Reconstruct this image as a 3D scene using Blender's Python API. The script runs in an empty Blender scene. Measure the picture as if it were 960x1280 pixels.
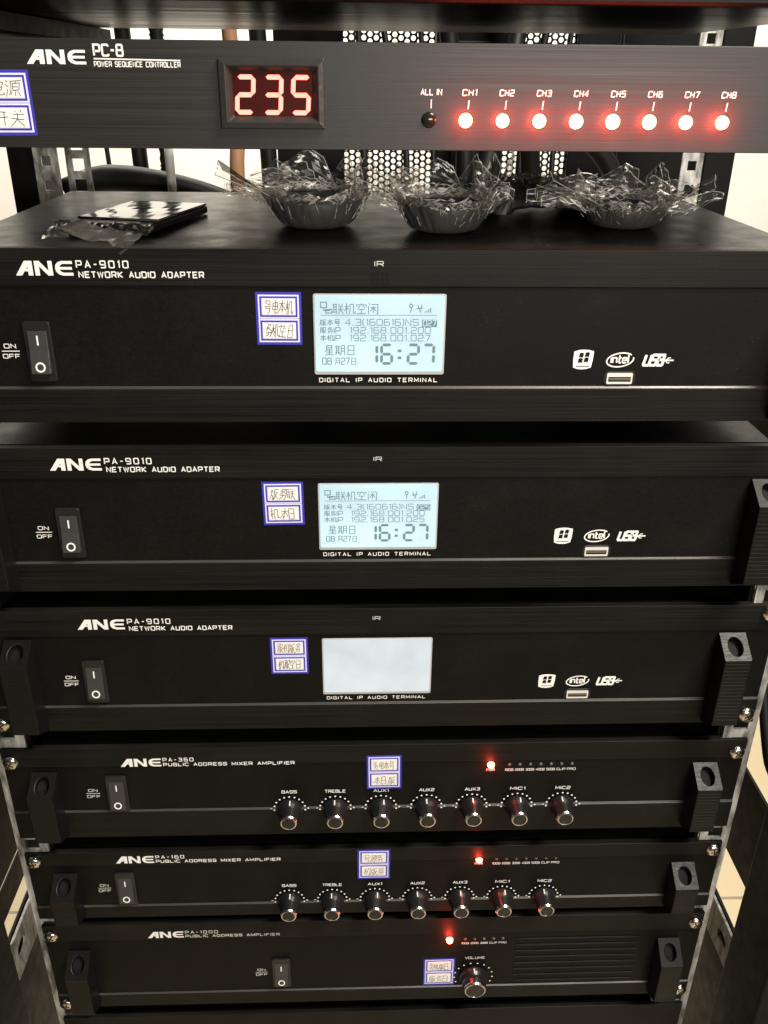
import bpy, bmesh, math, random
from mathutils import Vector, Matrix
from mathutils import noise as mnoise
S = 0.001                                     # everything below is measured in millimetres
scene = bpy.context.scene
COL = scene.collection

# ------------------------------------------------------------------ camera
cam = bpy.data.cameras.new('camera'); camo = bpy.data.objects.new('camera', cam); COL.objects.link(camo)
cam.sensor_fit = 'VERTICAL'; cam.sensor_height = 24.0; cam.sensor_width = 18.0
cam.lens = 1099.52 / 1280 * 24.0
cam.clip_start = 0.01; cam.clip_end = 60
R = Matrix(((0.999446, 0.005589, -0.032812), (-0.031867, 0.445299, -0.894815), (0.009610, 0.895364, 0.445231)))
camo.matrix_world = Matrix.Translation((-0.014268, -0.434176, 0.10618)) @ R.to_4x4()
scene.camera = camo

# ------------------------------------------------------------------ light of the room
world = bpy.data.worlds.new('World'); scene.world = world; world.use_nodes = True
bg = world.node_tree.nodes['Background']; bg.inputs[0].default_value = (1.0, 0.93, 0.83, 1); bg.inputs[1].default_value = 0.025

def area(name, loc, target, sx, sy, watts, colour):
    l = bpy.data.lights.new(name, 'AREA'); l.shape = 'RECTANGLE'; l.size = sx; l.size_y = sy; l.energy = watts; l.color = colour
    o = bpy.data.objects.new(name, l); COL.objects.link(o); o.location = loc
    o.rotation_euler = (Vector(target) - Vector(loc)).to_track_quat('-Z', 'Y').to_euler()
    return o
area('ceiling_lamp_front', (0.66, -0.46, 1.05), (0.08, 0, -0.10), 0.5, 0.35, 40, (1.0, 0.93, 0.82))
area('added_front_strip', (0.55, -2.0, 0.19), (0.1, 0, 0.06), 0.8, 0.06, 25, (1.0, 0.94, 0.86))  # unseen strip lamp, added in front for glints on the film and panel sheen
area('ceiling_lamp_back', (0.0, 1.45, 1.5), (0, 2.0, 0.3), 2.2, 0.4, 120, (1.0, 0.95, 0.86))

vs = scene.view_settings; vs.view_transform = 'Standard'; vs.look = 'None'; vs.exposure = 0.0; vs.gamma = 1.0; vs.use_curve_mapping = False
scene.render.resolution_x = 768; scene.render.resolution_y = 1024

# ------------------------------------------------------------------ materials
MATS = {}
def mat(name, col=(.5, .5, .5), rough=.5, metal=0.0, spec=.5, emit=None, estr=0.0):
    m = bpy.data.materials.new(name); m.use_nodes = True
    b = m.node_tree.nodes['Principled BSDF']
    b.inputs['Base Color'].default_value = (*col, 1); b.inputs['Roughness'].default_value = rough
    b.inputs['Metallic'].default_value = metal; b.inputs['Specular IOR Level'].default_value = spec
    if emit: b.inputs['Emission Color'].default_value = (*emit, 1); b.inputs['Emission Strength'].default_value = estr
    MATS[name] = m; return m
def nd(m, t, **kw):
    n = m.node_tree.nodes.new(t)
    for k, v in kw.items(): setattr(n, k, v)
    return n
def lk(m, a, b): m.node_tree.links.new(a, b)
def grain(name, scale3, bump=.1, rlo=.3, rhi=.5, c0=None, c1=None, dist=.0004, detail=4):
    """streaks or mottling in object space: roughness, colour and a fine relief"""
    m = MATS[name]; b = m.node_tree.nodes['Principled BSDF']
    tc = nd(m, 'ShaderNodeTexCoord'); mp = nd(m, 'ShaderNodeMapping'); mp.inputs['Scale'].default_value = scale3
    lk(m, tc.outputs['Object'], mp.inputs[0])
    nz = nd(m, 'ShaderNodeTexNoise'); nz.inputs['Scale'].default_value = 1; nz.inputs['Detail'].default_value = detail; nz.inputs['Roughness'].default_value = .6
    lk(m, mp.outputs[0], nz.inputs['Vector'])
    mr = nd(m, 'ShaderNodeMapRange'); mr.inputs[1].default_value = .3; mr.inputs[2].default_value = .7; mr.inputs[3].default_value = rlo; mr.inputs[4].default_value = rhi
    lk(m, nz.outputs[0], mr.inputs[0]); lk(m, mr.outputs[0], b.inputs['Roughness'])
    if c0:
        cr = nd(m, 'ShaderNodeValToRGB'); cr.color_ramp.elements[0].position = .35; cr.color_ramp.elements[1].position = .65
        cr.color_ramp.elements[0].color = (*c0, 1); cr.color_ramp.elements[1].color = (*c1, 1)
        lk(m, nz.outputs[0], cr.inputs[0]); lk(m, cr.outputs[0], b.inputs['Base Color'])
    if bump:
        bp = nd(m, 'ShaderNodeBump'); bp.inputs['Strength'].default_value = bump; bp.inputs['Distance'].default_value = dist
        lk(m, nz.outputs[0], bp.inputs['Height']); lk(m, bp.outputs[0], b.inputs['Normal'])

mat('brushed', (.01, .01, .01), .42, 0.0, .16); grain('brushed', (7, 50, 1400), .16, .38, .56, (.0022, .0021, .0018), (.0105, .0098, .0083))
mat('panel_field', (.012, .0115, .0095), .5, 0, .13); grain('panel_field', (500, 500, 700), .12, .44, .56, (.0036, .0034, .0028), (.0054, .0051, .0043))
mat('ledge_highlight', (.050, .048, .042), .35, .3); grain('ledge_highlight', (30, 400, 400), .1, .3, .45)  # paler than the panel: the ledge's highlight is put into its colour
mat('brushed_grey', (.06, .056, .05), .42, 0.0, .42); grain('brushed_grey', (6, 50, 1300), .14, .36, .50, (.010, .0094, .0087), (.020, .0188, .0173))
mat('chassis', (.006, .006, .0055), .35, 0.0, .06); grain('chassis', (60, 60, 60), .05, .27, .40)
mat('chassis_bare', (.06, .057, .054), .36, 0.3, .4); grain('chassis_bare', (4, 90, 90), .05, .26, .42)
mat('handle', (.005, .0048, .0042), .42, 0.0, .22); grain('handle', (200, 200, 1500), .15, .34, .5)
mat('frame_black', (.0035, .0034, .0033), .5, 0, .12); grain('frame_black', (90, 90, 90), .08, .38, .55)
mat('hole_black', (.004, .004, .004), .7, 0, .2)
mat('zinc', (.55, .54, .50), .38, .85); grain('zinc', (130, 130, 60), .25, .28, .55, (.22, .21, .19), (.62, .61, .57))
mat('worn_rail', (.3, .3, .28), .5, .3); grain('worn_rail', (160, 160, 45), .3, .4, .65, (.10, .10, .095), (.62, .61, .57))
mat('nickel', (.80, .76, .66), .20, 1.0); grain('nickel', (400, 400, 400), .2, .12, .3)
mat('print', (.90, .89, .86), .55)
mat('print_dim', (.66, .65, .62), .55)
mat('switch_bezel', (.012, .012, .012), .35)
mat('rocker', (.04, .04, .04), .38); grain('rocker', (900, 900, 900), .06, .32, .46)
mat('blue_ink', (.035, .03, .42), .55); mat('paper', (.80, .76, .72), .7); mat('paper_white', (.74, .73, .92), .6)
grain('paper', (300, 300, 300), .1, .6, .8, (.86, .82, .78), (.93, .90, .86))
mat('pen', (.04, .035, .05), .6); mat('pen_brown', (.16, .10, .05), .6)
mat('lcd', (.05, .06, .06), .25, 0, .5, (.68, .90, .96), 1.02)
mat('lcd_blank', (.05, .06, .06), .25, 0, .5, (.84, .90, .92), .86)
mat('lcd_ink', (.05, .09, .10), .4, 0, .3, (.17, .26, .28), .8)
mat('lcd_frame', (.45, .46, .46), .3)
mat('led_red', (.3, .02, .02), .3, 0, .5, (1.0, .20, .10), 16)
mat('led_off', (.015, .014, .013), .15, 0, .3); mat('led_small', (.10, .09, .08), .2)
mat('segment', (.3, .03, .02), .4, 0, .3, (1.0, .115, .085), 6.5)
mat('segment_window', (.035, .004, .003), .35, 0, .1, (.45, .01, .01), .035)
mat('meter_bezel', (.022, .021, .019), .42, 0, .3); grain('meter_bezel', (500, 500, 500), .1, .36, .5)
mat('usb_metal', (.80, .78, .72), .35, .25); mat('usb_tongue', (.10, .10, .09), .5)
mat('knob', (.010, .010, .010), .30); mat('ring', (.78, .77, .74), .22, 1.0)
mat('cable_black', (.006, .006, .006), .5, 0, .25); mat('cable_orange', (.36, .19, .10), .5); mat('tie', (.55, .54, .50), .5)
mat('wall_white', (.82, .80, .75), .8); grain('wall_white', (3, 3, 3), .05, .75, .9, (.79, .77, .72), (.84, .82, .77))
mat('floor_beige', (.62, .52, .36), .35)
mat('puck', (.03, .028, .026), .5); grain('puck', (250, 250, 250), .15, .42, .6)
mat('case_black', (.012, .012, .012), .18)
mat('case_glare', (.5, .5, .5), .12, 0, .9); grain('case_glare', (44, 26, 30), .3, .07, .16, (.008, .008, .008), (.09, .085, .077), dist=.004, detail=2)  # pale blotches paint the bright wall's reflection into the lid colour
cr = [n for n in MATS['case_glare'].node_tree.nodes if n.type == 'VALTORGB'][0]
cr.color_ramp.elements[0].position = .42; cr.color_ramp.elements[1].position = .58
# floor tiles with grout
m = MATS['floor_beige']; b = m.node_tree.nodes['Principled BSDF']
tc = nd(m, 'ShaderNodeTexCoord'); bk = nd(m, 'ShaderNodeTexBrick'); bk.offset = 0
bk.inputs['Scale'].default_value = 1; bk.inputs['Brick Width'].default_value = .6; bk.inputs['Row Height'].default_value = .6; bk.inputs['Mortar Size'].default_value = .003
bk.inputs['Color1'].default_value = (.44, .36, .23, 1); bk.inputs['Color2'].default_value = (.47, .385, .25, 1); bk.inputs['Mortar'].default_value = (.22, .18, .12, 1)
lk(m, tc.outputs['Object'], bk.inputs[0]); lk(m, bk.outputs[0], b.inputs['Base Color'])
def uneven(name, lo, hi, scale, dist=0.0):
    m = MATS[name]; b = m.node_tree.nodes['Principled BSDF']; e = b.inputs['Emission Color'].default_value[:3]
    tc = nd(m, 'ShaderNodeTexCoord'); nz = nd(m, 'ShaderNodeTexNoise'); nz.inputs['Scale'].default_value = scale; nz.inputs['Detail'].default_value = 5; nz.inputs['Distortion'].default_value = dist
    cr = nd(m, 'ShaderNodeValToRGB'); cr.color_ramp.elements[0].position = .36; cr.color_ramp.elements[1].position = .64
    cr.color_ramp.elements[0].color = (e[0] * lo, e[1] * lo, e[2] * lo * 1.01, 1); cr.color_ramp.elements[1].color = (e[0] * hi, e[1] * hi, e[2] * hi, 1)
    lk(m, tc.outputs['Object'], nz.inputs[0]); lk(m, nz.outputs[0], cr.inputs[0]); lk(m, cr.outputs[0], b.inputs['Emission Color'])
uneven('lcd', .88, 1.10, 26); uneven('lcd_blank', .86, 1.0, 34, .3)
def dust(name, amount=.05, scale=1500):
    m = MATS[name]; b = m.node_tree.nodes['Principled BSDF']; old = b.inputs['Base Color'].links[0].from_socket if b.inputs['Base Color'].links else None
    tc = nd(m, 'ShaderNodeTexCoord'); vo = nd(m, 'ShaderNodeTexVoronoi'); vo.inputs['Scale'].default_value = scale * .25; nz = nd(m, 'ShaderNodeTexNoise'); nz.inputs['Scale'].default_value = 30; nz.inputs['Detail'].default_value = 6
    lk(m, tc.outputs['Object'], vo.inputs['Vector']); lk(m, tc.outputs['Object'], nz.inputs['Vector'])
    a = nd(m, 'ShaderNodeMapRange'); a.inputs[1].default_value = .10; a.inputs[2].default_value = .04; a.inputs[3].default_value = 0; a.inputs[4].default_value = .8; lk(m, vo.outputs['Distance'], a.inputs[0])
    c = nd(m, 'ShaderNodeMapRange'); c.inputs[1].default_value = .45; c.inputs[2].default_value = .75; c.inputs[3].default_value = .05; c.inputs[4].default_value = 1; lk(m, nz.outputs[0], c.inputs[0])
    mu = nd(m, 'ShaderNodeMath', operation='MULTIPLY'); lk(m, a.outputs[0], mu.inputs[0]); lk(m, c.outputs[0], mu.inputs[1])
    ad = nd(m, 'ShaderNodeMath', operation='MULTIPLY_ADD'); ad.inputs[1].default_value = .02; lk(m, c.outputs[0], ad.inputs[0]); lk(m, mu.outputs[0], ad.inputs[2])
    mx = nd(m, 'ShaderNodeMix', data_type='RGBA'); lk(m, ad.outputs[0], mx.inputs[0])
    if old: lk(m, old, mx.inputs[6])
    else: mx.inputs[6].default_value = b.inputs['Base Color'].default_value
    mx.inputs[7].default_value = (amount * 2.2, amount * 2.1, amount * 1.9, 1); lk(m, mx.outputs[2], b.inputs['Base Color'])
for n_ in ('brushed', 'panel_field', 'chassis', 'handle'): dust(n_)
# clear plastic film: mostly see-through, glossy at a slant, a little milky
def film_mat(name, milk, gloss):
    m = bpy.data.materials.new(name); m.use_nodes = True; MATS[name] = m
    nt = m.node_tree; out = [n for n in nt.nodes if n.type == 'OUTPUT_MATERIAL'][0]; nt.nodes.remove(nt.nodes['Principled BSDF'])
    tr = nd(m, 'ShaderNodeBsdfTransparent'); gl = nd(m, 'ShaderNodeBsdfGlossy'); df = nd(m, 'ShaderNodeBsdfTranslucent'); dd = nd(m, 'ShaderNodeBsdfDiffuse')
    tr.inputs[0].default_value = (.95, .94, .92, 1); gl.inputs['Roughness'].default_value = .27; gl.inputs[0].default_value = (1, .97, .92, 1)
    df.inputs[0].default_value = (.85, .82, .77, 1); dd.inputs[0].default_value = (.85, .82, .77, 1)
    mw = nd(m, 'ShaderNodeMixShader'); mw.inputs[0].default_value = .7; lk(m, df.outputs[0], mw.inputs[1]); lk(m, dd.outputs[0], mw.inputs[2])
    mx = nd(m, 'ShaderNodeMixShader'); mx.inputs[0].default_value = milk; lk(m, tr.outputs[0], mx.inputs[1]); lk(m, mw.outputs[0], mx.inputs[2])
    fr = nd(m, 'ShaderNodeFresnel'); fr.inputs[0].default_value = 1.5
    ad = nd(m, 'ShaderNodeMath', operation='MULTIPLY_ADD'); ad.inputs[1].default_value = .7; ad.inputs[2].default_value = gloss; ad.use_clamp = True; lk(m, fr.outputs[0], ad.inputs[0])
    m2 = nd(m, 'ShaderNodeMixShader'); lk(m, ad.outputs[0], m2.inputs[0]); lk(m, mx.outputs[0], m2.inputs[1]); lk(m, gl.outputs[0], m2.inputs[2])
    lk(m, m2.outputs[0], out.inputs[0])
film_mat('film', .12, .06); film_mat('film_clear', .045, .05); film_mat('film_glint', .85, .06); film_mat('film_scrap', .30, .15)  # the milkiest one is near-opaque white, for painted glints

# ------------------------------------------------------------------ helpers
def link(name, bm, material, parent=None, smooth=False, bev=0.0, loc=None):
    bmesh.ops.scale(bm, vec=(S, S, S), verts=bm.verts)
    me = bpy.data.meshes.new(name); bm.to_mesh(me); bm.free()
    me.materials.append(MATS[material])
    if smooth:
        for p in me.polygons: p.use_smooth = True
    o = bpy.data.objects.new(name, me); COL.objects.link(o)
    if parent: o.parent = parent
    if loc: o.location = [c * S for c in loc]
    if bev:
        bv = o.modifiers.new('bevel', 'BEVEL'); bv.width = bev * S; bv.segments = 2; bv.limit_method = 'ANGLE'; bv.angle_limit = math.radians(35)
    return o
def empty(name, loc, label, cat, group=None):
    o = bpy.data.objects.new(name, None); COL.objects.link(o); o.location = [c * S for c in loc]; o.empty_display_size = .01
    tag(o, label, cat, group); return o
def tag(o, label, cat, group=None):
    o['label'] = label; o['category'] = cat
    if group: o['group'] = group
    return o
def B(bm, x0, x1, y0, y1, z0, z1):
    vv = [bm.verts.new(c) for c in ((x0, y0, z0), (x1, y0, z0), (x1, y1, z0), (x0, y1, z0), (x0, y0, z1), (x1, y0, z1), (x1, y1, z1), (x0, y1, z1))]
    for f in ((0, 3, 2, 1), (4, 5, 6, 7), (0, 1, 5, 4), (1, 2, 6, 5), (2, 3, 7, 6), (3, 0, 4, 7)): bm.faces.new([vv[i] for i in f])
def box(name, x0, x1, y0, y1, z0, z1, material, parent=None, bev=0.0):
    bm = bmesh.new(); B(bm, x0, x1, y0, y1, z0, z1); return link(name, bm, material, parent, bev=bev)
def extrude_profile(name, prof, x0, x1, material, parent=None, bev=0.0):
    """closed profile of (y, z), counter-clockwise seen from +x, swept along x"""
    bm = bmesh.new()
    a = [bm.verts.new((x0, y, z)) for y, z in prof]; c = [bm.verts.new((x1, y, z)) for y, z in prof]
    n = len(prof)
    for i in range(n): bm.faces.new((a[i], a[(i + 1) % n], c[(i + 1) % n], c[i]))
    bm.faces.new(a[::-1]); bm.faces.new(c); bmesh.ops.recalc_face_normals(bm, faces=bm.faces)
    return link(name, bm, material, parent, bev=bev)
def lathe(bm, cx, cz, prof, n=24):
    """prof: list of (r, y), axis along y"""
    rings = []
    for r, y in prof:
        if r < 1e-6: rings.append([bm.verts.new((cx, y, cz))])
        else: rings.append([bm.verts.new((cx + r * math.cos(2 * math.pi * i / n), y, cz + r * math.sin(2 * math.pi * i / n))) for i in range(n)])
    for A, C in zip(rings, rings[1:]):
        for i in range(n):
            j = (i + 1) % n
            if len(A) == 1 and len(C) == 1: continue
            if len(A) == 1: bm.faces.new((A[0], C[j], C[i]))
            elif len(C) == 1: bm.faces.new((A[i], A[j], C[0]))
            else: bm.faces.new((A[i], A[j], C[j], C[i]))
    bmesh.ops.recalc_face_normals(bm, faces=bm.faces)
def tube(name, pts, r, material, parent=None, n=12, corr=0.0, cp=6.0):
    """a tube along a smooth path through the points; corr makes it corrugated"""
    P = [Vector(p) for p in pts]; path = []
    for i in range(len(P) - 1):
        p0 = P[max(i - 1, 0)]; p1 = P[i]; p2 = P[i + 1]; p3 = P[min(i + 2, len(P) - 1)]
        k = max(4, int((p2 - p1).length / (cp / 2 if corr else 8)))
        for j in range(k):
            t = j / k
            path.append(.5 * ((2 * p1) + (p2 - p0) * t + (2 * p0 - 5 * p1 + 4 * p2 - p3) * t * t + (3 * p1 - p0 - 3 * p2 + p3) * t ** 3))
    path.append(P[-1]); bm = bmesh.new(); prev = None; up = Vector((0, 1, .3)).normalized(); rings = []
    for i, p in enumerate(path):
        d = (path[min(i + 1, len(path) - 1)] - path[max(i - 1, 0)]).normalized()
        s = d.cross(up).normalized(); u = s.cross(d).normalized(); rr = r + (corr if i % 2 else 0)
        rings.append([bm.verts.new(p + s * rr * math.cos(2 * math.pi * k / n) + u * rr * math.sin(2 * math.pi * k / n)) for k in range(n)])
    for A, C in zip(rings, rings[1:]):
        for k in range(n): bm.faces.new((A[k], A[(k + 1) % n], C[(k + 1) % n], C[k]))
    bm.faces.new(rings[0][::-1]); bm.faces.new(rings[-1]); bmesh.ops.recalc_face_normals(bm, faces=bm.faces)
    return link(name, bm, material, parent, smooth=True)
def stroke(bm, pts, w, y, closed=False):
    """flat mitred stroke in the x-z plane facing -y"""
    P = [Vector((a, c)) for a, c in pts]; n = len(P); L = []
    for i in range(n):
        if closed: d0 = (P[i] - P[i - 1]).normalized(); d1 = (P[(i + 1) % n] - P[i]).normalized()
        else:
            d1 = (P[min(i + 1, n - 1)] - P[min(i, n - 2)]).normalized(); d0 = (P[max(i, 1)] - P[max(i - 1, 0)]).normalized()
        n0 = Vector((-d0.y, d0.x)); n1 = Vector((-d1.y, d1.x)); mm = n0 + n1
        if mm.length < .2: mm = n1.copy(); k = 1
        else: mm.normalize(); k = min(1 / max(mm.dot(n1), .35), 2.0)
        L.append((bm.verts.new((P[i].x + mm.x * k * w / 2, y, P[i].y + mm.y * k * w / 2)), bm.verts.new((P[i].x - mm.x * k * w / 2, y, P[i].y - mm.y * k * w / 2))))
    for i in range(n if closed else n - 1):
        a = L[i]; c = L[(i + 1) % n]; bm.faces.new((a[0], a[1], c[1], c[0]))
def poly(bm, pts, y):
    f = bm.faces.new([bm.verts.new((a, y, c)) for a, c in pts])
    f.normal_update()
    if f.normal.y > 0: f.normal_flip()
def rrect(x0, x1, z0, z1, r, n=4):
    out = []
    for cx, cz, a in ((x1 - r, z1 - r, 0), (x0 + r, z1 - r, 90), (x0 + r, z0 + r, 180), (x1 - r, z0 + r, 270)):
        for i in range(n + 1):
            t = math.radians(a + 90 * i / n); out.append((cx + r * math.cos(t), cz + r * math.sin(t)))
    return out
def prism(name, pts, y0, y1, material, parent=None, bev=0.0):
    """outline in x-z between y0 (front) and y1"""
    bm = bmesh.new(); a = [bm.verts.new((p[0], y0, p[1])) for p in pts]; c = [bm.verts.new((p[0], y1, p[1])) for p in pts]; n = len(pts)
    bm.faces.new(a); bm.faces.new(c[::-1])
    for i in range(n): bm.faces.new((a[i], c[i], c[(i + 1) % n], a[(i + 1) % n]))
    bmesh.ops.recalc_face_normals(bm, faces=bm.faces); return link(name, bm, material, parent, bev=bev)

# squared wide lettering, drawn on a 4 x 6 grid
G = {'A': [[(0, 0), (2, 6), (4, 0)], [(.9, 2), (3.1, 2)]], 'B': [[(0, 0), (0, 6), (3.4, 6), (3.7, 5.5), (3.7, 3.6), (3.3, 3.2), (0, 3.2)], [(3.3, 3.2), (4, 2.7), (4, .5), (3.6, 0), (0, 0)]],
 'C': [[(4, 5), (4, 5.4), (3.5, 6), (.5, 6), (0, 5.4), (0, .6), (.5, 0), (3.5, 0), (4, .6), (4, 1)]], 'D': [[(0, 0), (0, 6), (3.3, 6), (4, 5.2), (4, .8), (3.3, 0), (0, 0)]],
 'E': [[(4, 6), (0, 6), (0, 0), (4, 0)], [(0, 3.1), (3.5, 3.1)]], 'F': [[(4, 6), (0, 6), (0, 0)], [(0, 3), (3.4, 3)]], 'G': [[(4, 5), (3.5, 6), (.5, 6), (0, 5.4), (0, .6), (.5, 0), (4, 0), (4, 3), (2.2, 3)]],
 'H': [[(0, 0), (0, 6)], [(4, 0), (4, 6)], [(0, 3.1), (4, 3.1)]], 'I': [[(0, 0), (0, 6)]], 'J': [[(3, 6), (3, .6), (2.5, 0), (.4, 0), (0, .6)]], 'K': [[(0, 0), (0, 6)], [(4, 6), (.6, 3.1), (4, 0)]],
 'L': [[(0, 6), (0, 0), (4, 0)]], 'M': [[(0, 0), (0, 6), (2.3, 1.5), (4.6, 6), (4.6, 0)]], 'N': [[(0, 0), (0, 6), (4, 0), (4, 6)]], 'O': [[(.5, 0), (0, .6), (0, 5.4), (.5, 6), (3.7, 6), (4.2, 5.4), (4.2, .6), (3.7, 0), (.5, 0)]],
 'P': [[(0, 0), (0, 6), (3.5, 6), (4, 5.5), (4, 3), (3.5, 2.5), (0, 2.5)]], 'Q': [[(.5, 0), (0, .6), (0, 5.4), (.5, 6), (3.7, 6), (4.2, 5.4), (4.2, .6), (3.7, 0), (.5, 0)], [(2.6, 1.6), (4.3, -.4)]],
 'R': [[(0, 0), (0, 6), (3.5, 6), (4, 5.5), (4, 3.2), (3.5, 2.7), (0, 2.7)], [(2.4, 2.7), (4.1, 0)]], 'S': [[(4, 4.9), (4, 5.4), (3.5, 6), (.5, 6), (0, 5.5), (0, 3.6), (.5, 3.1), (3.5, 3.1), (4, 2.6), (4, .6), (3.5, 0), (.5, 0), (0, .6), (0, 1.1)]],
 'T': [[(0, 6), (4, 6)], [(2, 6), (2, 0)]], 'U': [[(0, 6), (0, .6), (.5, 0), (3.6, 0), (4.1, .6), (4.1, 6)]], 'V': [[(0, 6), (2, 0), (4, 6)]], 'W': [[(0, 6), (1.3, 0), (2.6, 5.4), (3.9, 0), (5.2, 6)]], 'X': [[(0, 0), (4, 6)], [(0, 6), (4, 0)]],
 'Y': [[(0, 6), (2, 3), (4, 6)], [(2, 3), (2, 0)]], 'Z': [[(0, 6), (4, 6), (0, 0), (4, 0)]],
 '0': [[(.5, 0), (0, .6), (0, 5.4), (.5, 6), (3.5, 6), (4, 5.4), (4, .6), (3.5, 0), (.5, 0)]], '1': [[(.2, 5), (1.2, 6), (1.2, 0)]], '2': [[(0, 5.2), (.5, 6), (3.5, 6), (4, 5.4), (4, 3.7), (3.5, 3.1), (.6, 2.6), (0, 2), (0, 0), (4, 0)]],
 '3': [[(0, 6), (3.6, 6), (4, 5.4), (4, 3.6), (3.5, 3.1), (1, 3.1)], [(3.5, 3.1), (4, 2.6), (4, .6), (3.5, 0), (0, 0)]], '4': [[(3, 0), (3, 6), (0, 2), (4, 2)]], '5': [[(4, 6), (0, 6), (0, 3.4), (3.5, 3.4), (4, 2.9), (4, .6), (3.5, 0), (0, 0)]],
 '6': [[(3.8, 6), (.5, 6), (0, 5.4), (0, .6), (.5, 0), (3.5, 0), (4, .6), (4, 2.8), (3.5, 3.3), (0, 3.3)]], '7': [[(0, 6), (4, 6), (1.6, 0)]], '8': [[(.5, 3.1), (.2, 3.6), (.2, 5.4), (.6, 6), (3.4, 6), (3.8, 5.4), (3.8, 3.6), (3.5, 3.1), (.5, 3.1)], [(.5, 3.1), (0, 2.6), (0, .6), (.5, 0), (3.5, 0), (4, .6), (4, 2.6), (3.5, 3.1)]],
 '9': [[(.2, 0), (3.5, 0), (4, .6), (4, 5.4), (3.5, 6), (.5, 6), (0, 5.4), (0, 3.2), (.5, 2.7), (4, 2.7)]], '-': [[(0, 3), (2.2, 3)]], '.': [[(0, 0), (.8, 0)]], '(': [[(1, 6.4), (0, 5), (0, 1), (1, -.4)]], ')': [[(0, 6.4), (1, 5), (1, 1), (0, -.4)]], '/': [[(0, 0), (2.5, 6)]],
 ':': [[(0, 1.2), (.8, 1.2)], [(0, 4.4), (.8, 4.4)]],
 'i': [[(0, 0), (0, 4)], [(0, 5.2), (0, 6.2)]], 'n': [[(0, 0), (0, 4), (2.2, 4), (2.6, 3.5), (2.6, 0)]], 't': [[(.6, 6), (.6, .5), (1, 0), (1.8, 0)], [(0, 4), (1.8, 4)]], 'e': [[(0, 2), (2.6, 2), (2.6, 3.5), (2.1, 4), (.5, 4), (0, 3.5), (0, .5), (.5, 0), (2.5, 0)]], 'l': [[(0, 0), (0, 6.4)]]}
def gw(ch): return 2.6 if ch == ' ' else max(p[0] for s in G[ch] for p in s)
def text_into(bm, s, x, z, h, w=None, thick=.16, y=0.0, align='l', gap=1.5, slant=0.0):
    adv = [gw(c) for c in s]; tot = sum(adv) + gap * (len(s) - 1); kz = h / 6; kx = (w / tot) if w else kz
    W = tot * kx; x0 = x - (W / 2 if align == 'c' else W if align == 'r' else 0); cx = 0; k = 0
    for c, a in zip(s, adv):
        if c != ' ':
            for st in G[c]:
                stroke(bm, [(x0 + (cx + p[0]) * kx + slant * p[1] * kz, z + p[1] * kz) for p in st], thick * h, y - .012 * (k % 5)); k += 1
        cx += a + gap
def text(parent, s, x, z, h, w=None, thick=.16, y=-.1, align='l', material='print', gap=1.5, slant=0.0, name='lettering'):
    bm = bmesh.new(); text_into(bm, s, x, z, h, w, thick, y, align, gap, slant); return link(name, bm, material, parent)
def logo(parent, x, z, w, h, y=-.1):
    """the three-letter mark: slanted A, N and a rounded E; w x h with its lower left corner at x, z"""
    bm = bmesh.new(); k = w / 10.0; q = h / 3.0
    def P(pts, yy): poly(bm, [(x + a * k, z + c * q) for a, c in pts], yy)
    P([(0, 0), (1.05, 0), (2.55, 2.35), (2.55, 3), (1.75, 3)], y)
    P([(1.75, 3), (3.05, 3), (3.05, 0), (2.2, 0), (2.2, 2.5)], y - .015); P([(1.75, .85), (2.25, .85), (2.25, 1.35), (1.75, 1.35)], y - .03)
    P([(3.4, 0), (4.2, 0), (4.2, 1.75), (4.2, 3), (3.4, 3)], y); P([(3.4, 3), (4.3, 3), (6.45, 0), (5.6, 0)], y - .015); P([(5.75, 0), (6.5, 0), (6.5, 3), (5.75, 3)], y - .03)
    e = [(10, 3), (8.2, 3), (7.5, 2.75), (7.05, 2.2), (6.95, 1.5), (7.05, .8), (7.5, .25), (8.2, 0), (10, 0)]
    ei = [(10, 2.4), (8.35, 2.4), (7.95, 2.2), (7.75, 1.85), (7.7, 1.5), (7.75, 1.15), (7.95, .8), (8.35, .6), (10, .6)]
    for i in range(8): P([e[i], e[i + 1], ei[i + 1], ei[i]], y)
    P([(7.5, 1.22), (9.85, 1.22), (9.85, 1.78), (7.5, 1.78)], y - .02)
    return link('logo', bm, 'print', parent)
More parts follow.
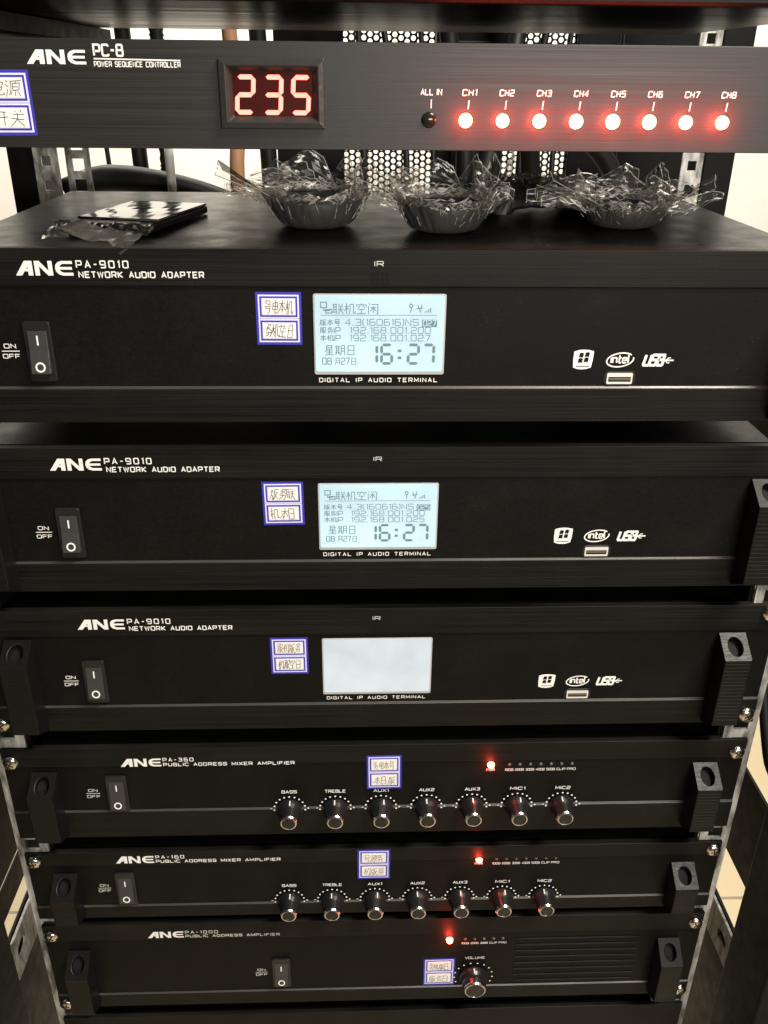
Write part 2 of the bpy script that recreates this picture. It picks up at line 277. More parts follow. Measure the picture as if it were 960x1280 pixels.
# strokes of the characters on the displays and labels, on a 10 x 10 grid
K = {'联': [[(0,9),(4,9)],[(.8,9),(.8,1.5)],[(3.2,9),(3.2,0)],[(.8,6.6),(3.2,6.6)],[(.8,4.2),(3.2,4.2)],[(0,1.5),(4,2.2)],[(5.5,9.5),(6.2,8)],[(9,9.5),(8.2,8)],[(5,7),(9.6,7)],[(4.6,4.5),(10,4.5)],[(7.2,7),(7.2,4.5),(5,0)],[(7.2,4),(10,0)]],
 '机': [[(0,7),(4,7)],[(2,10),(2,0)],[(2,6.5),(0,3)],[(2,6),(4,4)],[(5.2,9),(5.2,3),(4.4,0)],[(5.2,9),(8.4,9),(8.4,.8),(10,.8),(10,2.4)]],
 '空': [[(5,10),(5,8.8)],[(.6,6.8),(.6,8.6),(9.4,8.6),(9.4,6.8)],[(3.8,7.8),(2,5.4)],[(6.2,7.8),(8.4,5.8)],[(2,4.4),(8,4.4)],[(5,4.4),(5,.4)],[(.6,.4),(9.4,.4)]],
 '闲': [[(1,10),(2,8.8)],[(.8,7.8),(.8,0)],[(3.4,9),(9.4,9),(9.4,.2),(8.2,.6)],[(2.4,6),(8,6)],[(5.2,7.6),(5.2,1)],[(5.2,6),(2.4,2.4)],[(5.2,6),(8,2.6)]],
 '版': [[(1,9.5),(1,4),(0,0)],[(3,9.5),(3,7)],[(1,7),(4,7)],[(1,4.4),(3.2,4.4),(3.2,0)],[(9.5,9.5),(5.2,8.6),(5.2,3),(4.4,0)],[(5.2,6),(9,6),(5.4,0)],[(6,4.6),(10,0)]],
 '本': [[(.5,7.4),(9.5,7.4)],[(5,10),(5,0)],[(5,7.4),(.4,1.8)],[(5,7.4),(9.6,1.8)],[(3,2.4),(7,2.4)]],
 '号': [[(2.2,9.6),(7.8,9.6),(7.8,6.6),(2.2,6.6),(2.2,9.6)],[(.4,5),(9.6,5)],[(3,5),(2.6,3.2),(7.8,3.2),(7.2,.4),(5,.2)]],
 '服': [[(1,9.4),(1,3),(0,0)],[(1,9.4),(3.6,9.4),(3.6,.2)],[(1,6.6),(3.6,6.6)],[(1,4),(3.6,4)],[(5.2,0),(5.2,9.4),(9,9.4),(9,7)],[(5.2,5.4),(9,5.4),(5.6,0)],[(6,4),(10,0)]],
 '务': [[(4,10),(1,6.6)],[(3.6,9),(8,9),(1,4.6)],[(3,7.6),(9.6,4.8)],[(1.4,3.4),(8.4,3.4),(7.6,.3),(6,.2)],[(5,5),(4.4,2.4),(1,0)]],
 '星': [[(2.4,9.8),(7.8,9.8),(7.8,6),(2.4,6),(2.4,9.8)],[(2.4,7.9),(7.8,7.9)],[(2.6,5.6),(1,3.2)],[(1.6,4.2),(9,4.2)],[(5.2,6),(5.2,.2)],[(2,2.2),(8.6,2.2)],[(.6,.2),(9.6,.2)]],
 '期': [[(0,8.6),(5,8.6)],[(1.2,10),(1.2,2.6)],[(3.8,10),(3.8,2.6)],[(1.2,6.6),(3.8,6.6)],[(1.2,4.6),(3.8,4.6)],[(0,2.6),(5,2.6)],[(1.6,2.2),(.4,0)],[(3.4,2.2),(4.8,.4)],[(6.2,9.6),(6.2,3),(5.4,0)],[(6.2,9.6),(9.6,9.6),(9.6,.2)],[(6.2,6.8),(9.6,6.8)],[(6.2,4),(9.6,4)]],
 '日': [[(2,9.6),(8,9.6),(8,.3),(2,.3),(2,9.6)],[(2,5),(8,5)]], '月': [[(2.6,9.6),(2.6,3),(1.2,0)],[(2.6,9.6),(8,9.6),(8,.2)],[(2.6,6.6),(8,6.6)],[(2.6,3.8),(8,3.8)]],
 '电': [[(1.6,8),(8.4,8),(8.4,3),(1.6,3),(1.6,8)],[(1.6,5.5),(8.4,5.5)],[(5,10),(5,1),(9.6,1),(9.6,2.6)]],
 '源': [[(.6,9.4),(1.8,8)],[(0,6.6),(1.4,5.4)],[(.4,0),(2,4)],[(3,9.2),(9.8,9.2)],[(3.4,9.2),(3.2,4),(2.4,0)],[(6.6,9),(6,7.6)],[(4.6,7.4),(8.8,7.4),(8.8,3.8),(4.6,3.8),(4.6,7.4)],[(4.6,5.6),(8.8,5.6)],[(6.6,3.8),(6.6,0)],[(5,2.6),(4,.6)],[(8.2,2.6),(9.6,.6)]],
 '开': [[(1,9),(9,9)],[(.2,5),(9.8,5)],[(3.2,9),(3,4),(1,0)],[(6.8,9),(6.8,0)]], '关': [[(3,10),(3.8,8.4)],[(7,10),(6.2,8.4)],[(1.4,7.6),(8.6,7.6)],[(.4,4.6),(9.6,4.6)],[(5,7.6),(5,4.6),(1,0)],[(5,4.4),(9.4,0)]]}
def hanzi(bm, s, x, z, size, w, y, pitch=None, rnd=None, jit=0.0, kx=1.0):
    k = 0
    for c in s:
        dz = rnd.uniform(-.4, .4) * jit * size / 10 if rnd else 0; sh = rnd.uniform(-.1, .25) if rnd else 0
        for st in K[c]:
            pts = []
            for a, q in st:
                if rnd: a += rnd.uniform(-jit, jit) + sh * q; q += rnd.uniform(-jit, jit)
                pts.append((x + a * kx * size / 10, z + dz + q * size / 10))
            stroke(bm, pts, w, y - .01 * (k % 6)); k += 1
        x += pitch or size * 1.1

# ------------------------------------------------------------------ setting
def sheet(name, pts, material):
    bm = bmesh.new(); bm.faces.new([bm.verts.new(p) for p in pts]); o = link(name, bm, material); o['kind'] = 'structure'; return o
sheet('floor', [(-4000, -4000, -1150), (4000, -4000, -1150), (4000, 2000, -1150), (-4000, 2000, -1150)], 'floor_beige')
sheet('wall', [(-4000, 2000, -1150), (4000, 2000, -1150), (4000, 2000, 2400), (-4000, 2000, 2400)], 'wall_white')

# ------------------------------------------------------------------ the rack cabinet
rack = empty('equipment_rack', (0, 0, -1150), 'black open equipment cabinet with scratched zinc mounting rails holding the units', 'rack')
def rk(o): o.location.z += 1150 * S; return o                      # rack parts are given in scene coordinates
def rail(x0, x1, y0, y1, z0, z1, material, hole=9.5, pitch=15.875, name='mounting_rail'):
    bm = bmesh.new(); c = (x0 + x1) / 2; h = hole / 2
    B(bm, x0, c - h, y0, y1, z0, z1); B(bm, c + h, x1, y0, y1, z0, z1)
    z = z0
    while z < z1 - pitch: B(bm, c - h + .01, c + h - .01, y0 + .02, y1 - .02, z, z + pitch - hole); z += pitch
    return rk(link(name, bm, material, rack))
for s in (-1, 1):
    a, c = sorted((s * 222, s * 242.5))
    o = rail(a, c, 2.2, 4.2, -640, 190, 'worn_rail'); 
    a, c = sorted((s * 219, s * 221.9)); rk(box('rail_flange', a, c, 4.3, 120, -640, -78, 'frame_black', rack))
    a, c = sorted((s * 240.6, s * 242.5)); rk(box('rail_flange', a, c, 4.3, 34, -640, 190, 'worn_rail', rack))
    if s < 0:
        rail(-265, -244, 398, 400, -200, 190, 'zinc', 10, 17); rail(-292, -271, 396, 398, -200, 190, 'zinc', 8, 20)
    else:
        rail(278, 297, 396, 398, -200, 190, 'worn_rail', 8, 20)
    a, c = sorted((s * (290 if s < 0 else 300), s * (316 if s < 0 else 327))); rk(box('cabinet_post', a, c, 401, 440, -1150, 260, 'frame_black', rack, 1))
    a, c = sorted((s * 266, s * 310)); rk(box('cabinet_post', a, c, -45, 6.5, -1150, -150, 'frame_black', rack, 1.5))
def side_strap(s, z0, z1, y0=7, y1=395, material='frame_black', name='side_strap'):
    a, c = sorted((s * 270, s * 272)); return rk(box(name, a, c, y0, y1, z0, z1, material, rack))
for z0, z1 in ((-425, -346), (-1140, -512.5), (-150, -60)): side_strap(1, z0, z1)
for z0, z1 in ((-447, -424), (-419, -340), (-1140, -510.5), (-150, -60)): side_strap(-1, z0, z1)
def slot_plate(name, s, y0, y1, z0, z1, hy, hz, ry, rz, material):
    """side plate at |x| = 270 with an oval hole"""
    bm = bmesh.new(); n = 20; x0, x1 = s * 269.6, s * 271.6; ring = {}
    cy, cz = hy, hz
    for x in (x0, x1):
        inn, out = [], []
        for i in range(n):
            t = 2 * math.pi * i / n; u, v = math.cos(t), math.sin(t); inn.append(bm.verts.new((x, cy + ry * u, cz + rz * v)))
            k = min([(((y1 if u > 0 else y0) - cy) / u) if abs(u) > 1e-6 else 1e9, (((z1 if v > 0 else z0) - cz) / v) if abs(v) > 1e-6 else 1e9]); out.append(bm.verts.new((x, cy + k * u, cz + k * v)))
        ring[x] = (inn, out)
        for i in range(n): j = (i + 1) % n; bm.faces.new((inn[i], inn[j], out[j], out[i]))
    for w in (0, 1):
        A, C = ring[x0][w], ring[x1][w]
        for i in range(n): j = (i + 1) % n; bm.faces.new((A[i], A[j], C[j], C[i]))
    bmesh.ops.recalc_face_normals(bm, faces=bm.faces); return rk(link(name, bm, material, rack))
slot_plate('side_bracket', 1, 7, 70, -512, -478, 24, -495, 8, 5, 'worn_rail')
slot_plate('side_bracket', -1, 11, 70, -510, -473, 27, -490, 8, 6, 'worn_rail')
for s, z0, z1 in ((1, -512.4, -480), (-1, -510.4, -475)):
    a, c = sorted((s * 274, s * 276)); rk(box('backing_plate', a, c, 7, 395, z0, z1, 'frame_black', rack))
rk(box('support_runner', -240, -190, 30, 300, 124, 133.5, 'frame_black', rack, .5))
# rear door leaf of perforated sheet, closed on the right half only
door = rk(box('rear_door', -98, -24, 620, 640, -300, 300, 'frame_black', rack, 1)); door['label'] = 'perforated steel rear door leaf'
box('door_stile', 226, 402, 620, 640, -300, 300, 'frame_black', door, 1)
bm = bmesh.new(); pitch = 6.6; rr = 2.65; n = 12
for ix in range(39):
    for iz in range(52):
        cx = -22 + ix * pitch * .866 * 1.155; cz = -60 + iz * pitch + (pitch / 2 if ix % 2 else 0)
        hw = pitch * .866 * 1.155 / 2; inn, out = [], []
        for i in range(n):
            t = 2 * math.pi * (i + .5) / n; u, v = math.cos(t), math.sin(t); inn.append(bm.verts.new((cx + rr * u, 628, cz + rr * v)))
            k = min(hw / abs(u), pitch / 2 / abs(v)); out.append(bm.verts.new((cx + k * u, 628, cz + k * v)))
        for i in range(n):
            j = (i + 1) % n; bm.faces.new((inn[j], inn[i], out[i], out[j]))
            if abs(out[i].co.x - out[j].co.x) > .01 and abs(out[i].co.z - out[j].co.z) > .01:
                q = bm.verts.new((cx + math.copysign(hw, out[i].co.x - cx), 628, cz + math.copysign(pitch / 2, out[i].co.z - cz))); bm.faces.new((out[j], out[i], q))
o = link('perforated_sheet', bm, 'frame_black', door); o['kind'] = 'stuff'

# ------------------------------------------------------------------ parts shared by the units
def front(parent, prof, x0=-238, x1=238, material='brushed'):
    o = extrude_profile('front_panel', prof, x0, x1, material, parent, .3)
    if len(prof) > 4:                                               # plain field between the brushed strips, ledge highlight painted as a paler edge
        o.data.materials.append(MATS['panel_field']); o.data.materials.append(MATS['ledge_highlight'])
        for p in o.data.polygons:
            if abs(p.center.y / S - PY) < .05: p.material_index = 1
            elif .2 < p.center.y / S < PY - .2 and abs(p.normal.x) < .5 and p.normal.z > .1: p.material_index = 2
    return o
def chassis(parent, x, y0, y1, z0, z1, material='chassis'): return box('chassis', -x, x, y0, y1, z0, z1, material, parent, .9)
def screw(parent, x, z, y=-.2, rot=20):
    bm = bmesh.new(); lathe(bm, x, z, [(5.2, y), (5.2, y - .6), (4.7, y - 1.6), (3.4, y - 2.4), (1.6, y - 2.8), (0, y - 2.9)], 20)
    o = link('screw', bm, 'nickel', parent, smooth=True); bm = bmesh.new()
    for a in (rot, rot + 90):
        ca, sa = math.cos(math.radians(a)), math.sin(math.radians(a))
        stroke(bm, [(x - 2.4 * ca, z - 2.4 * sa), (x + 2.4 * ca, z + 2.4 * sa)], .8, y - 2.93 - (.02 if a == rot else 0))
    link('cross_slot', bm, 'hole_black', o); return o
def handle(parent, s, ztop, zbot, drop=10, out=15, x0=204, x1=220):
    """rack handle: sloping top face with an oval hole, flat front, slanted foot"""
    bm = bmesh.new(); xa, xb = (x0, x1) if s > 0 else (-x1, -x0)
    T = (0, ztop); F = (-out, ztop - drop); H = (-out, zbot + 9); E = (0, zbot)
    V = {}
    for x in (xa, xb):
        for k, (y, z) in zip('TFHE', (T, F, H, E)): V[k, x] = bm.verts.new((x, y, z))
    bm.faces.new((V['F', xa], V['H', xa], V['H', xb], V['F', xb])); bm.faces.new((V['H', xa], V['E', xa], V['E', xb], V['H', xb]))
    for x in (xa, xb): bm.faces.new((V['T', x], V['F', x], V['H', x], V['E', x]))
    # slope with hole
    L = math.hypot(out, drop); d = Vector((0, -out / L, -drop / L)); nrm = Vector((0, -drop / L, out / L)); c = Vector(((xa + xb) / 2, -out / 2, ztop - drop / 2)); n = 20; inn, out_, dn = [], [], []
    for i in range(n):
        t = 2 * math.pi * (i + .5) / n; u, v = math.cos(t), math.sin(t); inn.append(bm.verts.new(c + Vector((4.3 * u, 0, 0)) + d * (6.0 * v))); dn.append(bm.verts.new(inn[-1].co - nrm * 5))
        k = min((xb - xa) / 2 / abs(u), L / 2 / abs(v)); out_.append(bm.verts.new(c + Vector((k * u, 0, 0)) + d * (k * v)))
    for i in range(n):
        j = (i + 1) % n; bm.faces.new((inn[i], inn[j], out_[j], out_[i])); bm.faces.new((inn[i], dn[i], dn[j], inn[j]))
        a, q = out_[i].co, out_[j].co
        for k in 'TF':
            for x in (xa, xb):
                p = V[k, x].co
                if (a - p).length < 6 and (q - p).length < 6 and abs(a.x - q.x) > .01 and (a - q).length > .01 and not (abs(a.y - q.y) < .01): bm.faces.new((out_[i], out_[j], V[k, x]))
    bmesh.ops.recalc_face_normals(bm, faces=bm.faces); ins = set(dn)
    for f in bm.faces:
        if any(v in ins for v in f.verts): f.material_index = 1  # walls and floor of the hole coloured black in place of shade
    o = link('handle', bm, 'handle', parent, bev=.5); o.data.materials.append(MATS['hole_black'])
    bm = bmesh.new(); f = bm.faces.new([bm.verts.new(c + Vector((4.4 * math.cos(2 * math.pi * i / n), 0, 0)) + d * (6.1 * math.sin(2 * math.pi * i / n)) - nrm * 4.9) for i in range(n)])
    link('hole', bm, 'hole_black', o)
    bm = bmesh.new(); z = zbot + 12
    while z < ztop - drop - 3: B(bm, xa + .6, xb - .6, -out - .09, -out + .4, z, z + 1.6); z += 2.6
    link('grip_ribs', bm, 'handle', o, bev=.2)
    return o
def switch(parent, x, z, on_x, dim=False, y=1.0, text_h=2.0):
    b = prism('power_switch', rrect(x - 6.6, x + 6.6, z - 15.2, z + 15.2, 1.2), y - 1.6, y, 'switch_bezel', parent, .3)
    bm = bmesh.new(); w = 4.7                                       # rocker: two faces meeting in a shallow V, lower half pressed out
    prof = [(y - 1.5, z + 10.6), (y - 1.9, z + 10.6), (y - 2.6, z + .8), (y - 4.6, z - 10.6), (y - 1.5, z - 10.6)]
    A = [bm.verts.new((x - w, p, q)) for p, q in prof]; C = [bm.verts.new((x + w, p, q)) for p, q in prof]
    for i in range(5): bm.faces.new((A[i], A[(i + 1) % 5], C[(i + 1) % 5], C[i]))
    bm.faces.new(A); bm.faces.new(C); bmesh.ops.recalc_face_normals(bm, faces=bm.faces); link('rocker', bm, 'rocker', b, bev=.3)
    def ry(zz): return (y - 1.9 - (z + 10.6 - zz) / 9.8 * .7) if zz > z + .8 else (y - 2.6 - (z + .8 - zz) / 11.4 * 2.0)
    bm = bmesh.new(); stroke(bm, [(x, z + 3.6), (x, z + 8.4)], .8, 0)
    stroke(bm, [(x + 2.1 * math.cos(i * math.pi / 10), z - 7.2 + 2.1 * math.sin(i * math.pi / 10)) for i in range(20)], .8, 0, True)
    for v in bm.verts: v.co.y = ry(v.co.z) - .12
    link('switch_marks', bm, 'print', b)
    mm = 'print_dim' if dim else 'print'; p = 'lettering'
    bm = bmesh.new(); text_into(bm, 'ON', on_x, z + 1.6, text_h, 5.6, .2, y - .1, 'c'); stroke(bm, [(on_x - 4.4, z), (on_x + 4.4, z)], .45, y - .1); text_into(bm, 'OFF', on_x, z - 1.6 - text_h, text_h, 8.2, .2, y - .1, 'c')
    link('switch_lettering', bm, mm, parent)
def sticker(loc, up, low, rnd, label, w=22.5, h=26.3, mats=('pen', 'pen'), tilt=0.0):
    """paper label printed with blue double borders round two written fields; loc is its lower left corner"""
    t = empty('label_sticker', loc, label, 'label', 'handwritten labels stuck on the units'); t.rotation_euler.y = math.radians(tilt + rnd.uniform(-.9, .9))
    box('backing', 0, w, -.12, 0, 0, h, 'blue_ink', t)
    fields = ((1.6, h / 2 - .4), (h / 2 + .4, h - 1.6))
    for i, (z0, z1) in enumerate(fields):
        box('border_line', 1.2, w - 1.2, -.18, -.12, z0 - .3, z1 + .3, 'paper_white', t); box('border_ink', 2.0, w - 2.0, -.24, -.18, z0 + .5, z1 - .5, 'blue_ink', t)
        box('border_line', 2.9, w - 2.9, -.30, -.24, z0 + 1.4, z1 - 1.4, 'paper_white', t)
        box('writing_field', 3.4, w - 3.4, -.36, -.30, z0 + 1.9, z1 - 1.9, 'paper', t)
        s = (low, up)[i]; bm = bmesh.new(); fw = w - 8.6; sz = min(z1 - z0 - 4.6, 6.6)
        hanzi(bm, s, 4.1, z0 + 2.3, sz, .30, -.40, fw / len(s), rnd, .65, .98 * fw / len(s) / sz); link('handwriting', bm, mats[i], t)
    return t
def led(parent, x, z, r=2.6, out=2.4, material='led_red', y=0.0, power=.006):
    bm = bmesh.new(); lathe(bm, x, z, [(r * 1.02, y)] + [(r * math.cos(a * math.pi / 12), y - .4 - out * math.sin(a * math.pi / 12)) for a in range(0, 6)] + [(0, y - .4 - out)], 16)
    o = link('indicator_light', bm, material, parent, smooth=True)
    if material == 'led_red' and power:
        l = bpy.data.lights.new('indicator_glow', 'POINT'); l.energy = power; l.color = (1, .05, .025); l.shadow_soft_size = .002
        q = bpy.data.objects.new('indicator_glow', l); COL.objects.link(q); q.parent = parent; q.location = (x * S, (y - out - 1.6) * S, z * S)
    return o
def dots(parent, cx, cz, r, n, a0, a1, y, ends=True, d=.68):
    bm = bmesh.new()
    for i in range(n):
        t = math.radians(a0 + (a1 - a0) * i / (n - 1)); px, pz = cx + r * math.cos(t), cz + r * math.sin(t)
        poly(bm, [(px + d * math.cos(k * math.pi / 3), pz + d * math.sin(k * math.pi / 3)) for k in range(6)], y)
    if ends:
        stroke(bm, [(cx - r - 2.6, cz + .2), (cx - r - 1.3, cz + .2)], .5, y); stroke(bm, [(cx + r + 1.3, cz + .2), (cx + r + 2.6, cz + .2)], .5, y); stroke(bm, [(cx + r + 1.95, cz - .5), (cx + r + 1.95, cz + .9)], .5, y - .02)
    return link('scale_marks', bm, 'print', parent)
def knob(parent, x, z, rb=8.3, rf=5.7, L=13, y=0.0, rot=90):
    bm = bmesh.new(); n = 28; prof = [(rb, y), (rb, y - 1.2), (rb * .96, y - 3.2), (rb * .84, y - L * .45), (rf + .7, y - L * .66), (rf, y - L + 1)]
    lathe(bm, x, z, prof + [(rf - .3, y - L + 1), (0, y - L + 1)], n)
    k = link('knob', bm, 'knob', parent, smooth=False, bev=0)
    bm = bmesh.new(); lathe(bm, x, z, [(rf + .05, y - L + 1.8), (rf + .05, y - L + .7), (rf - .5, y - L - .3), (rf - 1.35, y - L - .6), (rf - 1.5, y - L + .6)], n); link('trim_ring', bm, 'ring', k, smooth=False)
    bm = bmesh.new(); lathe(bm, x, z, [(rf - 1.5, y - L - .1), (rf * .5, y - L - .25), (0, y - L - .3)], n); link('cap', bm, 'knob', k, smooth=True)
    bm = bmesh.new(); ca, sa = math.cos(math.radians(rot)), math.sin(math.radians(rot))
    vs = [bm.verts.new(c) for c in ((x + ca * rb - sa * .4, y - 1.8, z + sa * (rb + .1) + ca * .4), (x + ca * rb + sa * .4, y - 1.8, z + sa * (rb + .1) - ca * .4), (x + ca * rb * .93 + sa * .4, y - L * .42, z + sa * rb * .93 - ca * .4), (x + ca * rb * .93 - sa * .4, y - L * .42, z + sa * rb * .93 + ca * .4))]
    bm.faces.new(vs); link('pointer', bm, 'print_dim', k); return k
PY = 1.0                                                            # depth of the recessed field of the panels
def panel_profile(zt, zb, g1, g2):
    """strip / recessed field / strip with a chamfered lower ledge"""
    return [(0, zt), (0, g1), (PY, g1 - .3), (PY, g2 + 1.2), (0, g2), (0, zb), (4.5, zb), (4.5, zt)]

# ------------------------------------------------------------------ power sequence controller
u = empty('sequence_controller', (0, 0, 97), 'slim grey-black power sequence controller with red 235 readout and eight lit red lights', 'controller')
fp = front(u, [(0, 21.9), (0, -21.9), (3, -21.9), (3, 21.9)], -241, 241, 'brushed_grey'); chassis(u, 214, 3.1, 215, -21, 21)
logo(fp, -155.8, 11.9, 25.6, 5.6)
text(fp, 'PC-8', -126.4, 15.4, 4.2, 12.4, .2, gap=1.7); bm = bmesh.new(); stroke(bm, [(-126.8, 14.2), (-89.4, 13.8)], .55, -.1); link('rule_line', bm, 'print', fp)
text(fp, 'POWER SEQUENCE CONTROLLER', -126.8, 11.2, 1.9, 37.2, .19, gap=2)
bm = bmesh.new(); x0, x1, z0, z1 = -73.2, -26.7, -13.2, 15; P = [(x0, x1, z0, z1, -.02), (x0, x1, z0, z1, -2.6), (x0 + 3.4, x1 - 3.0, z0 + 3, z1 - 3, -3.0), (x0 + 6, x1 - 5.6, z0 + 5.2, z1 - 5.0, -.5)]
rings = [[bm.verts.new(c) for c in ((a, y, c_), (b_, y, c_), (b_, y, d), (a, y, d))] for a, b_, c_, d, y in P]
for A, C in zip(rings, rings[1:]):
    for i in range(4): bm.faces.new((A[i], A[(i + 1) % 4], C[(i + 1) % 4], C[i]))
bmesh.ops.recalc_face_normals(bm, faces=bm.faces); meter = link('voltage_meter', bm, 'meter_bezel', u, bev=.5)
box('display_window', x0 + 5.8, x1 - 5.4, -.6, -.3, z0 + 5, z1 - 4.8, 'segment_window', meter)
SEG = {'2': 'abged', '3': 'abgcd', '5': 'afgcd', '1': 'bc', '6': 'afgedc', '7': 'abc'}
def seven(bm, ch, x, z, w, h, t, y, sl=0.0, g=.35):
    e = {'a': ((0, h), (w, h)), 'd': ((0, 0), (w, 0)), 'g': ((0, h / 2), (w, h / 2)), 'f': ((0, h / 2), (0, h)), 'b': ((w, h / 2), (w, h)), 'e': ((0, 0), (0, h / 2)), 'c': ((w, 0), (w, h / 2))}
    for k in SEG[ch]:
        (ax, az), (bx, bz) = e[k]; d = Vector((bx - ax, bz - az)).normalized(); nn = Vector((-d.y, d.x)); A = Vector((ax, az)) + d * g; C = Vector((bx, bz)) - d * g
        pts = [A, A + d * t / 2 + nn * t / 2, C - d * t / 2 + nn * t / 2, C, C - d * t / 2 - nn * t / 2, A + d * t / 2 - nn * t / 2]
        poly(bm, [(x + p.x + sl * p.y, z + p.y) for p in pts], y)
for i, ch in enumerate('235'):
    bm = bmesh.new(); seven(bm, ch, -65.9 + i * 12.3, -6.5, 7.0, 14.2, 1.9, -.75, .07, .1); link('digit', bm, 'segment', meter)
text(fp, 'ALL IN', 20.8, 1.3, 2.3, 9.2, .2, align='c'); led(u, 20, -9, 3.4, 1.2, 'led_off')
ticks = bmesh.new(); stroke(ticks, [(20.9, -4.2), (20.9, -.6)], .45, -.1)
for i in range(8):
    x = 36.7 + i * 16.79; text(fp, 'CH%d' % (i + 1), x + 1.2, 1.2, 2.3, 6.2, .2, align='c', slant=.08, gap=2.2); stroke(ticks, [(x + .9, -4.4), (x + 1.2, -.8)], .45, -.1)
    led(u, x, -9.1, 3.1 + .12 * math.sin(i * 5.1), 3.6, power=.06 + .014 * math.sin(i * 3.7))
link('tick_lines', ticks, 'print', fp)
sticker((-178.3, -.01, 80), '电源', '开关', random.Random(3), 'blue-bordered handwritten label at the left end of the slim top controller', w=22.5, h=26.5)

# ------------------------------------------------------------------ network audio adapters
def lcd_screen(u, ver, last, blank=False):
    d = prism('display', rrect(-34.5, 31.5, -18.4, 22.7, 1.0), .5, 1.0, 'lcd_frame', u, .15)
    prism('screen', rrect(-33.7, 30.7, -16.8, 22.1, 1.0), .38, .5, 'lcd_blank' if blank else 'lcd', d)
    if blank: return
    X = lambda p: -33.6 + (p - 322) / 550 * 64.2
    Z = lambda p: 22.0 - (p - 38) / 320 * 38.8
    bm = bmesh.new(); y = .30
    hanzi(bm, '联机空闲', X(398), Z(114), 5.3, .42, y, 5.75)
    stroke(bm, [(X(347), Z(66)), (X(372), Z(66)), (X(372), Z(88)), (X(347), Z(88))], .5, y, True); stroke(bm, [(X(360), Z(90)), (X(360), Z(100)), (X(385), Z(100))], .5, y); stroke(bm, [(X(368), Z(96)), (X(394), Z(96)), (X(394), Z(110)), (X(368), Z(110))], .5, y - .02, True)
    stroke(bm, [(X(345), Z(119)), (X(842), Z(119))], .3, y)
    stroke(bm, [(X(730 + 7 * math.cos(i)), Z(80 + 8 * math.sin(i))) for i in range(6)], .5, y, True); stroke(bm, [(X(732), Z(88)), (X(728), Z(108))], .5, y)
    stroke(bm, [(X(758), Z(76)), (X(770), Z(108)), (X(776), Z(74))], .5, y); stroke(bm, [(X(754), Z(92)), (X(780), Z(88))], .5, y - .02)
    for i in range(4): stroke(bm, [(X(790 + i * 8), Z(108)), (X(790 + i * 8), Z(103 - 5 * i))], .5, y)
    hanzi(bm, '版本号', X(342), Z(162), 3.2, .36, y, 3.5); text_into(bm, '4.3(160616)NS', X(450), Z(161), 3.1, X(762) - X(450), .13, y)
    poly(bm, [(X(778), Z(168)), (X(843), Z(168)), (X(843), Z(137)), (X(778), Z(137))], y)
    hanzi(bm, '服务', X(342), Z(194), 3.1, .36, y, 3.5); text_into(bm, 'IP', X(402), Z(194), 2.9, X(428) - X(402), .14, y); text_into(bm, '192.168.001.200', X(470), Z(194), 3.0, X(815) - X(470), .13, y)
    hanzi(bm, '本机', X(342), Z(226), 3.1, .36, y, 3.5); text_into(bm, 'IP', X(402), Z(226), 2.9, X(428) - X(402), .14, y); text_into(bm, '192.168.001.' + last, X(470), Z(226), 3.0, X(815) - X(470), .13, y)
    hanzi(bm, '星期日', X(358), Z(286), 5.0, .42, y, 5.5); text_into(bm, '08', X(350), Z(326), 3.3, X(388) - X(350), .14, y); hanzi(bm, '月', X(400), Z(328), 3.6, .36, y); text_into(bm, '27', X(432), Z(326), 3.3, X(466) - X(432), .14, y); hanzi(bm, '日', X(470), Z(328), 3.6, .36, y)
    for ch, px in (('1', 541), ('6', 606), ('2', 722), ('7', 788)): seven(bm, ch, X(px), Z(322), 5.2, 9.6, 1.5, y - .01, 0, .25)
    for pz in (268, 298): poly(bm, [(X(676), Z(pz + 6)), (X(692), Z(pz + 6)), (X(692), Z(pz - 6)), (X(676), Z(pz - 6))], y)
    link('screen_characters', bm, 'lcd_ink', d)
    bm = bmesh.new(); text_into(bm, ver, X(784), Z(162), 2.6, X(838) - X(784), .15, .24); link('screen_number', bm, 'lcd', d)
